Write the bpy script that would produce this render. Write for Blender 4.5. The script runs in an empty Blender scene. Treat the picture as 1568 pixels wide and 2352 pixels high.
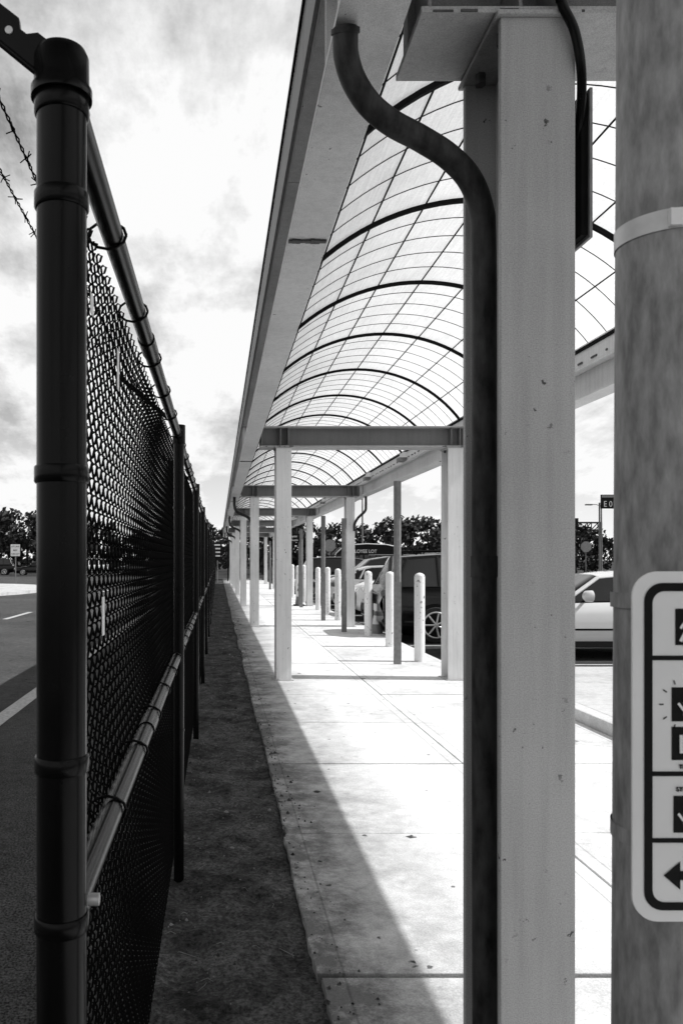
import bpy, math, random
from mathutils import Vector, Matrix
from mathutils import noise as mn
R = random.Random(7)
S = bpy.context.scene
COL = S.collection
F = 1816.0; H = 1.55; VX = 501.0; VY = 1285.0

# ------------------------------------------------------------ materials
def newmat(name):
    m = bpy.data.materials.new(name); m.use_nodes = True
    nt = m.node_tree; nt.nodes.clear()
    out = nt.nodes.new('ShaderNodeOutputMaterial')
    return m, nt, out
def g(v): return (v, v, v, 1)
def noise(nt, co, scale, detail=6, rough=.6, dist=0):
    n = nt.nodes.new('ShaderNodeTexNoise')
    n.inputs['Scale'].default_value = scale; n.inputs['Detail'].default_value = detail
    n.inputs['Roughness'].default_value = rough; n.inputs['Distortion'].default_value = dist
    nt.links.new(co, n.inputs['Vector']); return n.outputs['Fac']
def maprange(nt, v, a, b, c=0., d=1.):
    n = nt.nodes.new('ShaderNodeMapRange')
    nt.links.new(v, n.inputs[0])
    for i, x in zip((1, 2, 3, 4), (a, b, c, d)): n.inputs[i].default_value = x
    return n.outputs[0]
def math_(nt, op, a, b):
    n = nt.nodes.new('ShaderNodeMath'); n.operation = op
    for i, x in enumerate((a, b)):
        if isinstance(x, (int, float)): n.inputs[i].default_value = x
        else: nt.links.new(x, n.inputs[i])
    return n.outputs[0]
def coords(nt, scale=(1, 1, 1)):
    tc = nt.nodes.new('ShaderNodeTexCoord')
    mp = nt.nodes.new('ShaderNodeMapping'); mp.inputs['Scale'].default_value = scale
    nt.links.new(tc.outputs['Object'], mp.inputs[0]); return mp.outputs[0]
def finish(nt, out, val, rough=.6, metal=0., bump=None, bstr=.2, bdist=.01, coat=0, spec=.4):
    b = nt.nodes.new('ShaderNodeBsdfPrincipled')
    if isinstance(val, (int, float)): b.inputs['Base Color'].default_value = g(val)
    else: nt.links.new(val, b.inputs['Base Color'])
    b.inputs['Roughness'].default_value = rough
    b.inputs['Metallic'].default_value = metal
    b.inputs['Coat Weight'].default_value = coat
    b.inputs['Specular IOR Level'].default_value = spec
    if bump is not None and bstr > 0:
        bn = nt.nodes.new('ShaderNodeBump'); bn.inputs['Strength'].default_value = bstr
        bn.inputs['Distance'].default_value = bdist
        nt.links.new(bump, bn.inputs['Height']); nt.links.new(bn.outputs[0], b.inputs['Normal'])
    nt.links.new(b.outputs[0], out.inputs[0])
def simple(name, lo, hi=None, scale=8, rough=.6, metal=0, bstr=.1, stretch=(1, 1, 1), coat=0, spec=.4):
    m, nt, out = newmat(name)
    co = coords(nt, stretch)
    hi = lo if hi is None else hi
    n = noise(nt, co, scale, 4)
    v = maprange(nt, n, .3, .7, lo, hi)
    finish(nt, out, v, rough, metal, n, bstr, .004, coat, spec)
    return m

def paint_mat(name, base, chips=.6, rust=.05):
    m, nt, out = newmat(name)
    co = coords(nt)
    cs = coords(nt, (9, 9, .6))
    big = maprange(nt, noise(nt, co, 1.3, 4), .3, .75, base*1.08, base*.84)
    streak = maprange(nt, noise(nt, cs, 3, 4), .42, .75, 1., .84)
    grain = maprange(nt, noise(nt, co, 300, 1), .3, .7, .80, 1.20)
    v = math_(nt, 'MULTIPLY', math_(nt, 'MULTIPLY', big, streak), grain)
    chip = maprange(nt, noise(nt, co, 26, 5, .65), chips+.07, chips+.10, 0, 1)
    area = maprange(nt, noise(nt, co, 2.3, 2), .44, .54, 0, 1)
    k = math_(nt, 'MULTIPLY', chip, area)
    mx = nt.nodes.new('ShaderNodeMix'); mx.data_type = 'FLOAT'
    nt.links.new(k, mx.inputs[0]); nt.links.new(v, mx.inputs[2]); mx.inputs[3].default_value = rust
    finish(nt, out, mx.outputs[0], .55, 0, chip, .15, .003, 0, .3)
    return m

M_STEEL = paint_mat('painted_steel', .66)
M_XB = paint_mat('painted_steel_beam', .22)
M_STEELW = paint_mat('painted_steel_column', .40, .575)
M_STEELF = paint_mat('painted_steel_column_lit', .74, .575)  # column paint lightened to stand in for brighter light on the farther columns
M_BOLL = paint_mat('bollard_paint', .80, .53, .15)
M_RUST = simple('rusty_flashing', .03, .12, 14, .8)
M_DARKST = simple('dark_rib', .006, .010, 10, .8, spec=.05)
M_CONDUIT = simple('weathered_conduit', .005, .055, 26, .55, 0, .5, (1, 1, .35), 0, .2)
M_FENCE = simple('black_vinyl', .002, .004, 20, .24, 0, .03, spec=.13)
M_WIRE = simple('fence_wire_coating', .002, .003, 20, .7, 0, 0, spec=.03)
M_GALV = simple('galvanised_steel', .14, .34, 60, .5, .1, .1, (1, 1, .3))
M_GALVD = simple('dull_signpost', .14, .22, 20, .6, .1)
M_BAND = simple('steel_band', .4, .7, 10, .35, .3)
M_WHITE = simple('white_sign', .66, .74, 6, .4)
M_TAG = simple('white_tag', .7, .8, 6, .5)
M_BLACK = simple('black_print', .006, .008, 6, .5, spec=.1)
M_JOINT = simple('joint_sealant', .006, .012, 20, .9, spec=.05)
M_LINE = simple('road_paint', .3, .6, 30, .7)
M_TYRE = simple('tyre_rubber', .010, .018, 30, .8)
M_RIM = simple('alloy_rim', .45, .6, 10, .3, .6)
M_GLASS = simple('car_glass', .006, .01, 3, .06, 0, 0, coat=.3)
M_LAMP = simple('car_lamp', .5, .7, 3, .15, 0, 0)
M_TAIL = simple('car_tail_lamp', .06, .1, 3, .15)
CARP = {'black': simple('car_paint_black', .004, .005, 3, .16, 0, 0, coat=.2, spec=.2),
        'white': simple('car_paint_white', .72, .76, 3, .2, 0, 0, coat=1),
        'silver': simple('car_paint_silver', .42, .46, 3, .22, .2, 0, coat=1),
        'grey': simple('car_paint_grey', .04, .05, 3, .2, .2, 0, coat=.8)}
M_BARK = simple('bark', .03, .06, 12, .9)
M_DARKSIGN = simple('dark_sign_face', .008, .012, 4, .6, spec=.15)
M_CONE = simple('cone_plastic', .16, .2, 6, .6)
M_LITTER = simple('dry_litter', .10, .25, 30, .9)

def warp(nt, co, scale, amp):
    ad = nt.nodes.new('ShaderNodeVectorMath'); ad.operation = 'ADD'
    nn = nt.nodes.new('ShaderNodeTexNoise'); nn.inputs['Scale'].default_value = scale; nn.inputs['Detail'].default_value = 3
    sl = nt.nodes.new('ShaderNodeVectorMath'); sl.operation = 'SCALE'; sl.inputs['Scale'].default_value = amp
    nt.links.new(co, nn.inputs['Vector']); nt.links.new(nn.outputs['Color'], sl.inputs[0])
    nt.links.new(co, ad.inputs[0]); nt.links.new(sl.outputs[0], ad.inputs[1]); return ad.outputs[0]
def cracks(nt, co, v, scale, w, dark, amp=1., lo=.50):
    vo = nt.nodes.new('ShaderNodeTexVoronoi'); vo.feature = 'DISTANCE_TO_EDGE'; vo.inputs['Scale'].default_value = scale
    nt.links.new(warp(nt, co, 1.6, amp), vo.inputs['Vector'])
    c = maprange(nt, vo.outputs['Distance'], w*.2, w, 0, 1)
    gate = maprange(nt, noise(nt, co, .7, 2), lo, lo+.06, 1, 0)
    c = math_(nt, 'MAXIMUM', c, gate)
    return math_(nt, 'MULTIPLY', v, maprange(nt, c, 0, 1, dark, 1))

def asphalt(name, lo, hi):
    m, nt, out = newmat(name)
    co = coords(nt)
    fine = noise(nt, co, 85, 3, .75)
    med = noise(nt, co, 9, 4, .7)
    big = noise(nt, co, .35, 4, .6)
    v = maprange(nt, fine, .36, .64, lo, hi)
    v = math_(nt, 'MULTIPLY', v, maprange(nt, med, .3, .7, .7, 1.3))
    v = math_(nt, 'MULTIPLY', v, maprange(nt, big, .3, .7, .75, 1.3))
    v = cracks(nt, co, v, .5, .012, .4)
    finish(nt, out, v, .95, 0, fine, .9, .010, 0, .08)
    return m
M_ROAD = asphalt('asphalt_road', .006, .14)
M_LOT = asphalt('asphalt_lot', .02, .07)

def concrete(name, base, dirt_and_shade=True):
    m, nt, out = newmat(name)
    co = coords(nt)
    geo = nt.nodes.new('ShaderNodeNewGeometry')
    fine = noise(nt, co, 130, 2, .7)
    med = noise(nt, co, 11, 5, .78)
    big = noise(nt, co, 1.1, 7, .74, .1)
    v = maprange(nt, geo.outputs['Random Per Island'], 0, 1, base*.90, base*1.07)
    v = math_(nt, 'MULTIPLY', v, maprange(nt, fine, .3, .7, .80, 1.16))
    v = math_(nt, 'MULTIPLY', v, maprange(nt, med, .32, .68, 1.10, .86))
    v = math_(nt, 'MULTIPLY', v, maprange(nt, big, .48, .68, 1.04, .70))
    if dirt_and_shade:
        for sc, th, val in ((2.6, .095, .10), (7, .11, .25), (1.1, .04, .08)):
            vo = nt.nodes.new('ShaderNodeTexVoronoi'); vo.inputs['Scale'].default_value = sc
            nt.links.new(warp(nt, co, 22, .05), vo.inputs['Vector'])
            sep = nt.nodes.new('ShaderNodeSeparateColor'); nt.links.new(vo.outputs['Color'], sep.inputs[0])
            rad = maprange(nt, sep.outputs[0], .5, 1, 0, th)
            d = math_(nt, 'SUBTRACT', vo.outputs['Distance'], rad)
            v = math_(nt, 'MULTIPLY', v, maprange(nt, d, 0, .012, val, 1))
        v = cracks(nt, co, v, .55, .004, .6, 1.2, .54)
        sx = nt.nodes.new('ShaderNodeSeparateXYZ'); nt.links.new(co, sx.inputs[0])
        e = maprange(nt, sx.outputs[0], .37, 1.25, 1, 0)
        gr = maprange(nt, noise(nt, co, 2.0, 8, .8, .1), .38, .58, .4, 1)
        v = math_(nt, 'MULTIPLY', v, maprange(nt, math_(nt, 'MULTIPLY', e, gr), 0, .8, 1, .20))  # left edge darkened: stains plus canopy shade painted into the colour
        for xe in (.47, 1.77, 1.95, 3.34):
            dd = math_(nt, 'ABSOLUTE', math_(nt, 'SUBTRACT', sx.outputs[0], xe), 0)
            v = math_(nt, 'MULTIPLY', v, maprange(nt, dd, .002, .007, .65, 1))
    finish(nt, out, v, .85, 0, fine, .4, .005, 0, .25)
    return m
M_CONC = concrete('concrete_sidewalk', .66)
M_CONC2 = concrete('concrete_kerb', .56, False)

def dirt_mat():
    m, nt, out = newmat('soil')
    co = coords(nt)
    a = noise(nt, co, 60, 4, .8); b = noise(nt, co, 3, 7, .75); c = noise(nt, co, 18, 4, .7)
    v = maprange(nt, a, .38, .62, .022, .085)
    v = math_(nt, 'MULTIPLY', v, maprange(nt, b, .38, .62, .40, 1.7))
    v = math_(nt, 'MULTIPLY', v, maprange(nt, c, .38, .62, .70, 1.25))
    finish(nt, out, v, .95, 0, a, .6, .012, 0, .1)
    return m
M_DIRT = dirt_mat()

def leaf_mat():
    m, nt, out = newmat('foliage')
    co = coords(nt)
    a = noise(nt, co, 1.2, 3)
    v = maprange(nt, a, .3, .7, .018, .065)
    finish(nt, out, v, .8, spec=.1)
    return m
M_LEAF = leaf_mat()

def roof_mat():
    m, nt, out = newmat('translucent_panel')
    co = coords(nt, (1, 1, 1))
    cs = coords(nt, (18, 1.2, 18))
    v = maprange(nt, noise(nt, cs, 3, 4, .7), .3, .7, .80, .98)
    v = math_(nt, 'MULTIPLY', v, maprange(nt, noise(nt, co, 1.2, 5, .7), .35, .7, 1., .84))
    v = math_(nt, 'MULTIPLY', v, maprange(nt, noise(nt, co, 70, 2, .7), .3, .7, .9, 1.06))
    d = nt.nodes.new('ShaderNodeBsdfDiffuse'); t = nt.nodes.new('ShaderNodeBsdfTranslucent')
    nt.links.new(v, d.inputs[0]); nt.links.new(v, t.inputs[0])
    mx = nt.nodes.new('ShaderNodeMixShader'); mx.inputs[0].default_value = .57
    nt.links.new(d.outputs[0], mx.inputs[1]); nt.links.new(t.outputs[0], mx.inputs[2])
    nt.links.new(mx.outputs[0], out.inputs[0])
    return m
M_ROOF = roof_mat()

# ------------------------------------------------------------ mesh builder
class MB:
    def __init__(s): s.v = []; s.f = []; s.m = []; s.sm = []; s.mats = []
    def mi(s, mat):
        if mat not in s.mats: s.mats.append(mat)
        return s.mats.index(mat)
    def add(s, vs, fs, mat, smooth=False):
        o = len(s.v); s.v += [tuple(p) for p in vs]; k = s.mi(mat)
        for f in fs: s.f.append(tuple(i+o for i in f)); s.m.append(k); s.sm.append(smooth)
    def box(s, x0, x1, y0, y1, z0, z1, mat):
        s.add([(x0,y0,z0),(x1,y0,z0),(x1,y1,z0),(x0,y1,z0),(x0,y0,z1),(x1,y0,z1),(x1,y1,z1),(x0,y1,z1)],
              [(0,3,2,1),(4,5,6,7),(0,1,5,4),(1,2,6,5),(2,3,7,6),(3,0,4,7)], mat)
    def tube(s, pts, r, mat, seg=10, cap=True, smooth=True):
        pts = [Vector(p) for p in pts]; n = len(pts)
        rs = r if isinstance(r, (list, tuple)) else [r]*n
        vs = []; up = None
        for i, p in enumerate(pts):
            t = (pts[min(i+1, n-1)] - pts[max(i-1, 0)]).normalized()
            if up is None:
                up = Vector((0, 0, 1)) if abs(t.z) < .9 else Vector((0, 1, 0))
            a = t.cross(up).normalized(); b = a.cross(t).normalized(); up = b
            for k in range(seg):
                an = 2*math.pi*k/seg
                vs.append(p + a*math.cos(an)*rs[i] + b*math.sin(an)*rs[i])
        fs = []
        for i in range(n-1):
            for k in range(seg):
                k2 = (k+1) % seg
                fs.append((i*seg+k, i*seg+k2, (i+1)*seg+k2, (i+1)*seg+k))
        s.add(vs, fs, mat, smooth)
        if cap:
            s.add(vs[:seg], [tuple(range(seg))], mat); s.add(vs[-seg:], [tuple(reversed(range(seg)))], mat)
    def prism(s, poly, axis, a, b, mat):
        n = len(poly)
        def P(p, t):
            return {'x': (t, p[0], p[1]), 'y': (p[0], t, p[1]), 'z': (p[0], p[1], t)}[axis]
        vs = [P(p, a) for p in poly] + [P(p, b) for p in poly]
        fs = [tuple(range(n)), tuple(reversed(range(n, 2*n)))] + [(i, i+n, (i+1) % n+n, (i+1) % n) for i in range(n)]
        s.add(vs, fs, mat)
    def obj(s, name, parent=None, bevel=0, loc=None):
        me = bpy.data.meshes.new(name); me.from_pydata(s.v, [], s.f)
        for m in s.mats: me.materials.append(m)
        me.polygons.foreach_set('material_index', s.m)
        me.polygons.foreach_set('use_smooth', s.sm); me.update()
        o = bpy.data.objects.new(name, me); COL.objects.link(o)
        if parent: o.parent = parent
        if loc: o.location = loc
        if bevel:
            b = o.modifiers.new('bevel', 'BEVEL'); b.width = bevel; b.segments = 2; b.limit_method = 'ANGLE'
        return o
def empty(name, loc=(0, 0, 0), rot=0):
    e = bpy.data.objects.new(name, None); COL.objects.link(e); e.location = loc; e.rotation_euler = (0, 0, rot)
    e.empty_display_size = .2; return e
def text(body, size, loc, mat, parent, name='lettering', align='LEFT', rot=(math.pi/2, 0, 0), sx=1, off=.012):
    c = bpy.data.curves.new(name, 'FONT'); c.body = body; c.size = size; c.align_x = align; c.extrude = .0006
    c.offset = size*off
    c.materials.append(mat); o = bpy.data.objects.new(name, c); COL.objects.link(o)
    o.location = loc; o.rotation_euler = rot; o.scale = (sx, 1, 1)
    o.parent = parent; return o

# ------------------------------------------------------------ ground
b = MB(); b.add([(-900,-300,-.12),(900,-300,-.12),(900,1500,-.12),(-900,1500,-.12)], [(0,1,2,3)], M_LOT); b.obj('ground')
b = MB(); b.add([(-60,-20,-.116),(-.45,-20,-.116),(-.45,75,-.116),(-60,75,-.116)], [(0,1,2,3)], M_ROAD); b.obj('road')
b = MB()
b.box(-2.36, -2.18, -15, 60, -.115, -.111, M_LINE)
for i in range(8): b.box(-6.0, -5.85, 4+i*9, 7+i*9, -.115, -.111, M_LINE)
b.obj('road_edge_marking')
def soilz(x, y): return -.035 + .030*mn.fractal(Vector((x*4, y*4, 0)), .9, 2.2, 4) + .006*mn.noise(Vector((x*40, y*40, 3)))
b = MB(); nx, ny = 40, 2000; vs = []; y0, y1 = -3, 62
for j in range(ny+1):
    t = j/ny; y = y0+(y1-y0)*t**1.6
    for i in range(nx+1):
        x = -.62 + i*(.99/nx); z = soilz(x, y)
        if i == nx: x = .385; z = -.035
        if i == 0: x += .05*math.sin(y*3)+R.uniform(-.03, .03); z = -.13
        vs.append((x, y, z))
fs = [(j*(nx+1)+i, j*(nx+1)+i+1, (j+1)*(nx+1)+i+1, (j+1)*(nx+1)+i) for j in range(ny) for i in range(nx)]
b.add(vs, fs, M_DIRT, True); b.obj('soil_strip')
b = MB()
for i in range(5200):
    y = .9 + 20*R.random()**1.5
    on = R.random() < .12
    x = .37+abs(R.gauss(0, .09)) if on else R.uniform(-.5, .37)
    if not on and mn.noise(Vector((x*4, y*4, 7))) < -.05: continue
    s = R.uniform(.002, .006)*(2.4 if R.random() < .10 else 1)*(1+y*.05); z = .002 if on else soilz(x, y)
    a = R.random()*6.28; vs = []
    for k in range(5):
        q = a+k*1.257; vs.append((x+math.cos(q)*s*R.uniform(.6, 1.3), y+math.sin(q)*s*R.uniform(.6, 1.3), z-.002))
    vs.append((x, y, z+s*R.uniform(.5, 1.2)))
    b.add(vs, [(k, (k+1) % 5, 5) for k in range(5)], M_DIRT if on else R.choice([M_DIRT, M_TYRE, M_BARK, M_TYRE, M_LITTER]))
for i in range(160):
    y = .9 + 12*R.random()**1.5; x = R.uniform(-.3, .36); z = soilz(x, y)+.004; a = R.random()*6.28; l = R.uniform(.02, .09)
    b.tube([(x, y, z), (x+l*.5*math.cos(a), y+l*.5*math.sin(a), z+.008), (x+l*math.cos(a+.3), y+l*math.sin(a+.3), z)], .0012, M_LITTER, 4, False)
b.obj('pebbles_and_litter')
b = MB(); xs = [.372, 1.86, 3.44]
k = -4
while True:
    ya = 2.95+1.53*k; yb = ya+1.53
    if ya > 62: break
    for i in range(2):
        gx = .006; g0 = .013 if k in (0, 2) else .006; g1 = .013 if k+1 in (0, 2) else .006
        x0, x1 = xs[i]+gx, xs[i+1]-gx; dz = R.uniform(-.003, .003); off = R.uniform(-.014, .012)
        if i == 0:
            n = 26; poly = [(x0+off+R.uniform(-.004, .004)+(.016 if R.random() < .06 else 0), ya+g0+(yb-ya-g0-g1)*q/n) for q in range(n+1)]
            poly = poly[::-1] + [(x1, ya+g0), (x1, yb-g1)]
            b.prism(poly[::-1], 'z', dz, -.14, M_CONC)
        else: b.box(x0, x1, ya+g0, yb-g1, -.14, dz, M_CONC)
    k += 1
b.obj('sidewalk', bevel=.004)
b = MB(); b.add([(.40,-3,-.03),(3.43,-3,-.03),(3.43,62,-.03),(.40,62,-.03)], [(0,1,2,3)], M_JOINT); b.obj('joint_filler')
b = MB()
b.prism([(3.46, 5.4), (3.62, 5.1), (3.62, 10.7), (3.46, 10.7)], 'z', -.13, .105, M_CONC2)
for j in range(4): b.box(3.628, 6.8, 5.12+1.4*j, 6.51+1.4*j, -.13, .10, M_CONC2); b.box(6.81, 10, 5.12+1.4*j, 6.51+1.4*j, -.13, .10, M_CONC2)
b.obj('kerb_island', bevel=.012)
b = MB()
for j in range(5):
    for i in range(3): b.box(3.46+2.8*i, 6.25+2.8*i, -2.6+1.53*j, -1.08+1.53*j, -.13, -.004, M_CONC)
b.obj('pavement', bevel=.006)
b = MB()
for i in range(13): b.box(3.7, 9.2, 12.45+2.75*i, 12.55+2.75*i, -.116, -.112, M_LINE)
b.obj('parking_stall_markings')
b = MB(); pl = [(-15+6*math.cos(a*math.pi/16)*(1 if math.cos(a*math.pi/16) > 0 else 3), 41+9*math.sin(a*math.pi/16)) for a in range(32)]
b.prism(pl, 'z', -.13, .03, M_CONC2); b.obj('traffic_island')

# ------------------------------------------------------------ canopy
can = empty('walkway_canopy')
BAY = 8.04; C0 = 2.08; YS = [C0+BAY*i for i in range(-1, 7)]; YA = -6.4; YB = 50.9
ZB = 2.992; ZF = 3.27
def column(x0, y0, nm, M=None):
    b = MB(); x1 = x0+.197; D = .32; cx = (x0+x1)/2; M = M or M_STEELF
    b.box(x0, x1, y0, y0+.02, .012, ZB-.014, M)
    b.box(x0, x1, y0+D-.02, y0+D, .012, ZB-.014, M)
    b.box(cx-.007, cx+.007, y0+.02, y0+D-.02, .012, ZB-.014, M)
    b.box(x0-.03, x1+.03, y0-.03, y0+D+.03, -.01, .012, M_STEELW)
    b.box(x0-.012, x1+.012, y0-.012, y0+D+.012, ZB-.014, ZB-.001, M_STEELW)
    for px in (x0+.03, x1-.03):
        for py in (y0+.07, y0+D-.07):
            b.tube([(px, py, ZB-.045), (px, py, ZB-.014)], .016, M_RUST, 6)
    b.obj(nm, can, bevel=.003)
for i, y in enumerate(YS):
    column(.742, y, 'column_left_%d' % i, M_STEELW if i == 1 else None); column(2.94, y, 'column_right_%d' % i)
def ibeam_x(b, x0, x1, yc, z0, z1, fw, mat):
    b.box(x0, x1, yc-fw/2, yc+fw/2, z0, z0+.018, M_STEELW)
    b.box(x0, x1, yc-fw/2, yc+fw/2, z1-.018, z1, M_STEELW)
    b.box(x0, x1, yc-.006, yc+.006, z0+.018, z1-.018, mat)
def ibeam_y(b, y0, y1, xc, z0, z1, fw, mat):
    b.box(xc-fw/2, xc+fw/2, y0, y1, z0, z0+.018, mat)
    b.box(xc-fw/2, xc+fw/2, y0, y1, z1-.018, z1, mat)
    b.box(xc-.006, xc+.006, y0, y1, z0+.018, z1-.018, mat)
for i, y in enumerate(YS):
    b = MB(); yc = y+.155
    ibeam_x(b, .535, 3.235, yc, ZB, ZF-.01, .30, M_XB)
    for sx in (.80, .90, 2.99, 3.10, .56, 3.2):
        b.box(sx-.005, sx+.005, yc-.14, yc-.008, ZB+.019, ZF-.03, M_XB)
        b.box(sx-.005, sx+.005, yc+.008, yc+.14, ZB+.019, ZF-.03, M_XB)
    for q in range(9):
        x_ = .55+R.random()*.4 if q < 5 else 2.8+R.random()*.4
        b.box(x_, x_+R.uniform(.01, .06), yc-.153, yc-.149, ZB+.001, ZB+R.uniform(.006, .016), M_RUST)
    b.obj('cross_beam_%d' % i, can, bevel=.002)
XL, XR = .408, 3.34
b = MB()
segs = [YA] + [y+1.5 for y in YS if y+1.5 < YB] + [YB]
for a, c in zip(segs[:-1], segs[1:]):
    for xc in (XL, XR): ibeam_y(b, a+.004, c-.004, xc, ZB+.004, ZF+.004, .184, M_STEEL)
for y in YS:
    for xc in (XL, XR):
        for dy in (.03, .28):
            b.box(xc-.088, xc-.008, y+dy, y+dy+.01, ZB+.024, ZF-.016, M_STEEL)
            b.box(xc+.008, xc+.088, y+dy, y+dy+.01, ZB+.024, ZF-.016, M_STEEL)
b.obj('eave_beams', can, bevel=.002)
b = MB()
for a, c in zip(segs[:-1], segs[1:]):
    for xc in (XL, XR): 
        x_ = xc-.089
        while x_ < xc+.08:
            w_ = R.uniform(.012, .03)
            b.box(x_, min(x_+w_, xc+.089), c-R.uniform(.010, .022), c+R.uniform(.010, .022), ZB-.006, ZB+.002, M_RUST); x_ += w_+.001
b.obj('beam_splices', can)
SP = ZF+.2
b = MB()
y = YA
while y < YB:
    ye = min(y+3.05, YB)
    b.box(XL-.112, XL-.100, y, ye-.006, ZF-.02, SP-.03, M_XB)
    b.box(XR+.100, XR+.112, y, ye-.006, ZF-.02, SP-.03, M_XB)
    y = ye
for s_, xc in ((1, XL), (-1, XR)):
    b.box(xc-.10, xc+.03, YA, YB, SP-.027, SP-.015, M_STEEL)
    xi = xc+s_*.07
    b.box(min(xi, xi+s_*.02), max(xi, xi+s_*.02), YA, YB, ZF+.006, SP-.06, M_STEEL)
    xj = xc+s_*.05
    b.box(min(xj, xj+s_*.055), max(xj, xj+s_*.055), YA, YB, SP-.058, SP-.04, M_DARKST)
b.box(XL-.122, XL-.113, YA, YB, SP-.035, SP-.012, M_DARKST)
y = 2.2
while y < 30:
    b.box(XR-.10, XR-.06, y, y+R.uniform(.02, .12), ZF+.03, ZF+.045, M_RUST); y += R.uniform(.12, .3)
b.obj('fascia_and_gutter', can)
xa, xb = XL+.06, XR-.06; cxv = (xa+xb)/2; hw = (xb-xa)/2; rise = .70
RR = (hw*hw+rise*rise)/(2*rise); zc = SP-.035+rise-RR; th = math.asin(hw/RR)
NA = 32
def arc(t, dr=0): 
    a = -th+2*th*t
    return (cxv+(RR+dr)*math.sin(a), zc+(RR+dr)*math.cos(a))
b = MB(); rows = []; yy = YA; 
while yy < YB: rows.append(yy); yy += 1.675
rows.append(YB)
vs = []; 
for y in rows:
    for k in range(NA+1):
        x, z = arc(k/NA); vs.append((x, y, z))
fs = [(j*(NA+1)+k, j*(NA+1)+k+1, (j+1)*(NA+1)+k+1, (j+1)*(NA+1)+k) for j in range(len(rows)-1) for k in range(NA)]
b.add(vs, fs, M_ROOF, True); b.obj('translucent_roof_panels', can)
b = MB()
def archrib(y, w, d, mat, off=-.004):
    vs = []
    for k in range(NA+1):
        for (dr, dy) in ((off, -w/2), (off, w/2), (off-d, w/2), (off-d, -w/2)):
            x, z = arc(k/NA, dr); vs.append((x, y+dy, z))
    fs = []
    for k in range(NA):
        for q in range(4):
            q2 = (q+1) % 4
            fs.append((k*4+q, k*4+q2, (k+1)*4+q2, (k+1)*4+q))
    b.add(vs, fs, mat)
yr = 3.95-1.675*6
while yr < YB:
    if yr > YA: archrib(yr, .034, .028, M_DARKST, -.012)
    for k in range(1, 5):
        y2 = yr+k*.335
        if YA < y2 < YB: archrib(y2, .005, .005, M_DARKST)
    yr += 1.675
for k in range(1, 8):
    x, z = arc(k/8, -.014); 
    b.box(x-.0045, x+.0045, YA, YB, z-.003, z+.005, M_DARKST)
b.obj('roof_ribs', can)
def smooth_path(pts, n=8):
    P = [Vector(p) for p in pts]; P = [P[0]]+P+[P[-1]]; out = []
    for i in range(1, len(P)-2):
        for k in range(n):
            t = k/n; p0, p1, p2, p3 = P[i-1], P[i], P[i+1], P[i+2]
            out.append(.5*((2*p1)+(-p0+p2)*t+(2*p0-5*p1+4*p2-p3)*t*t+(-p0+3*p1-3*p2+p3)*t**3))
    out.append(P[-2]); return out
dC = 2.235
def P0(px, py, d=dC): return ((px-VX)/F*d, d, H+(VY-py)/F*d)
b = MB()
path = [P0(1113, 2540), P0(1112, 2200), P0(1111, 1500), P0(1111, 900), P0(1110, 560), P0(1104, 480, 2.23), P0(1078, 412, 2.22), P0(1030, 360, 2.21), P0(965, 318, 2.20), P0(900, 283, 2.18), P0(848, 240, 2.17), P0(812, 185, 2.155), P0(795, 130, 2.14), P0(793, 90, 2.135), P0(793, 66, 2.13)]
path[0] = (path[0][0], path[0][1], .0)
b.tube(smooth_path(path), .034, M_CONDUIT, 20)
b.tube([(path[3][0], dC, 1.50), (path[3][0], dC, 1.56)], .0365, M_CONDUIT, 20)
b.tube([P0(793, 78, 2.135), P0(793, 66, 2.13)], .039, M_CONDUIT, 20)
b.obj('downspout_conduit', can)
b = MB()
for i in (3, 4, 5, 6):
    y = YS[i]+.16
    b.tube(smooth_path([(.78, y, 0), (.78, y, 2.0), (.78, y, 2.35), (.70, y, 2.52), (.45, y, 2.65), (.38, y, 2.8), (.38, y, ZB)]), .034, M_CONDUIT, 10)
for i in (3, 5):
    y = YS[i]-.05
    b.tube(smooth_path([(3.12, y, 2.2), (3.12, y, 2.35), (3.2, y, 2.5), (3.36, y, 2.66), (3.38, y, 2.8), (3.38, y, ZB)]), .03, M_CONDUIT, 10)
b.obj('conduits_far', can)
b = MB()
b.tube(smooth_path([P0(1270, -60, 2.06), P0(1290, 10, 2.06), P0(1318, 70, 2.06), P0(1333, 150, 2.07), P0(1334, 230, 2.1), P0(1326, 310, 2.14), P0(1318, 370, 2.2)]), .012, M_FENCE, 10)
b.obj('cable', can)
b = MB(); 
b.box(.972, .990, 2.12, 2.30, 2.42, 2.80, M_DARKST); b.box(.941, .972, 2.16, 2.2, 2.70, 2.73, M_GALVD); b.box(.941, .972, 2.16, 2.2, 2.48, 2.51, M_GALVD)
b.box(.990, .998, 2.11, 2.31, 2.41, 2.81, M_GALVD)
b.obj('equipment_panel', can)
b = MB()
for y in (13.6, 16.8, 24, 32):
    b.box(3.18, 3.33, y, y+.28, ZF-.02+.06, ZF+.13, M_WHITE); b.box(3.12, 3.24, y+.02, y+.26, ZF-.02, ZF+.04, M_GALVD)
b.obj('light_fixtures', can)

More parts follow.
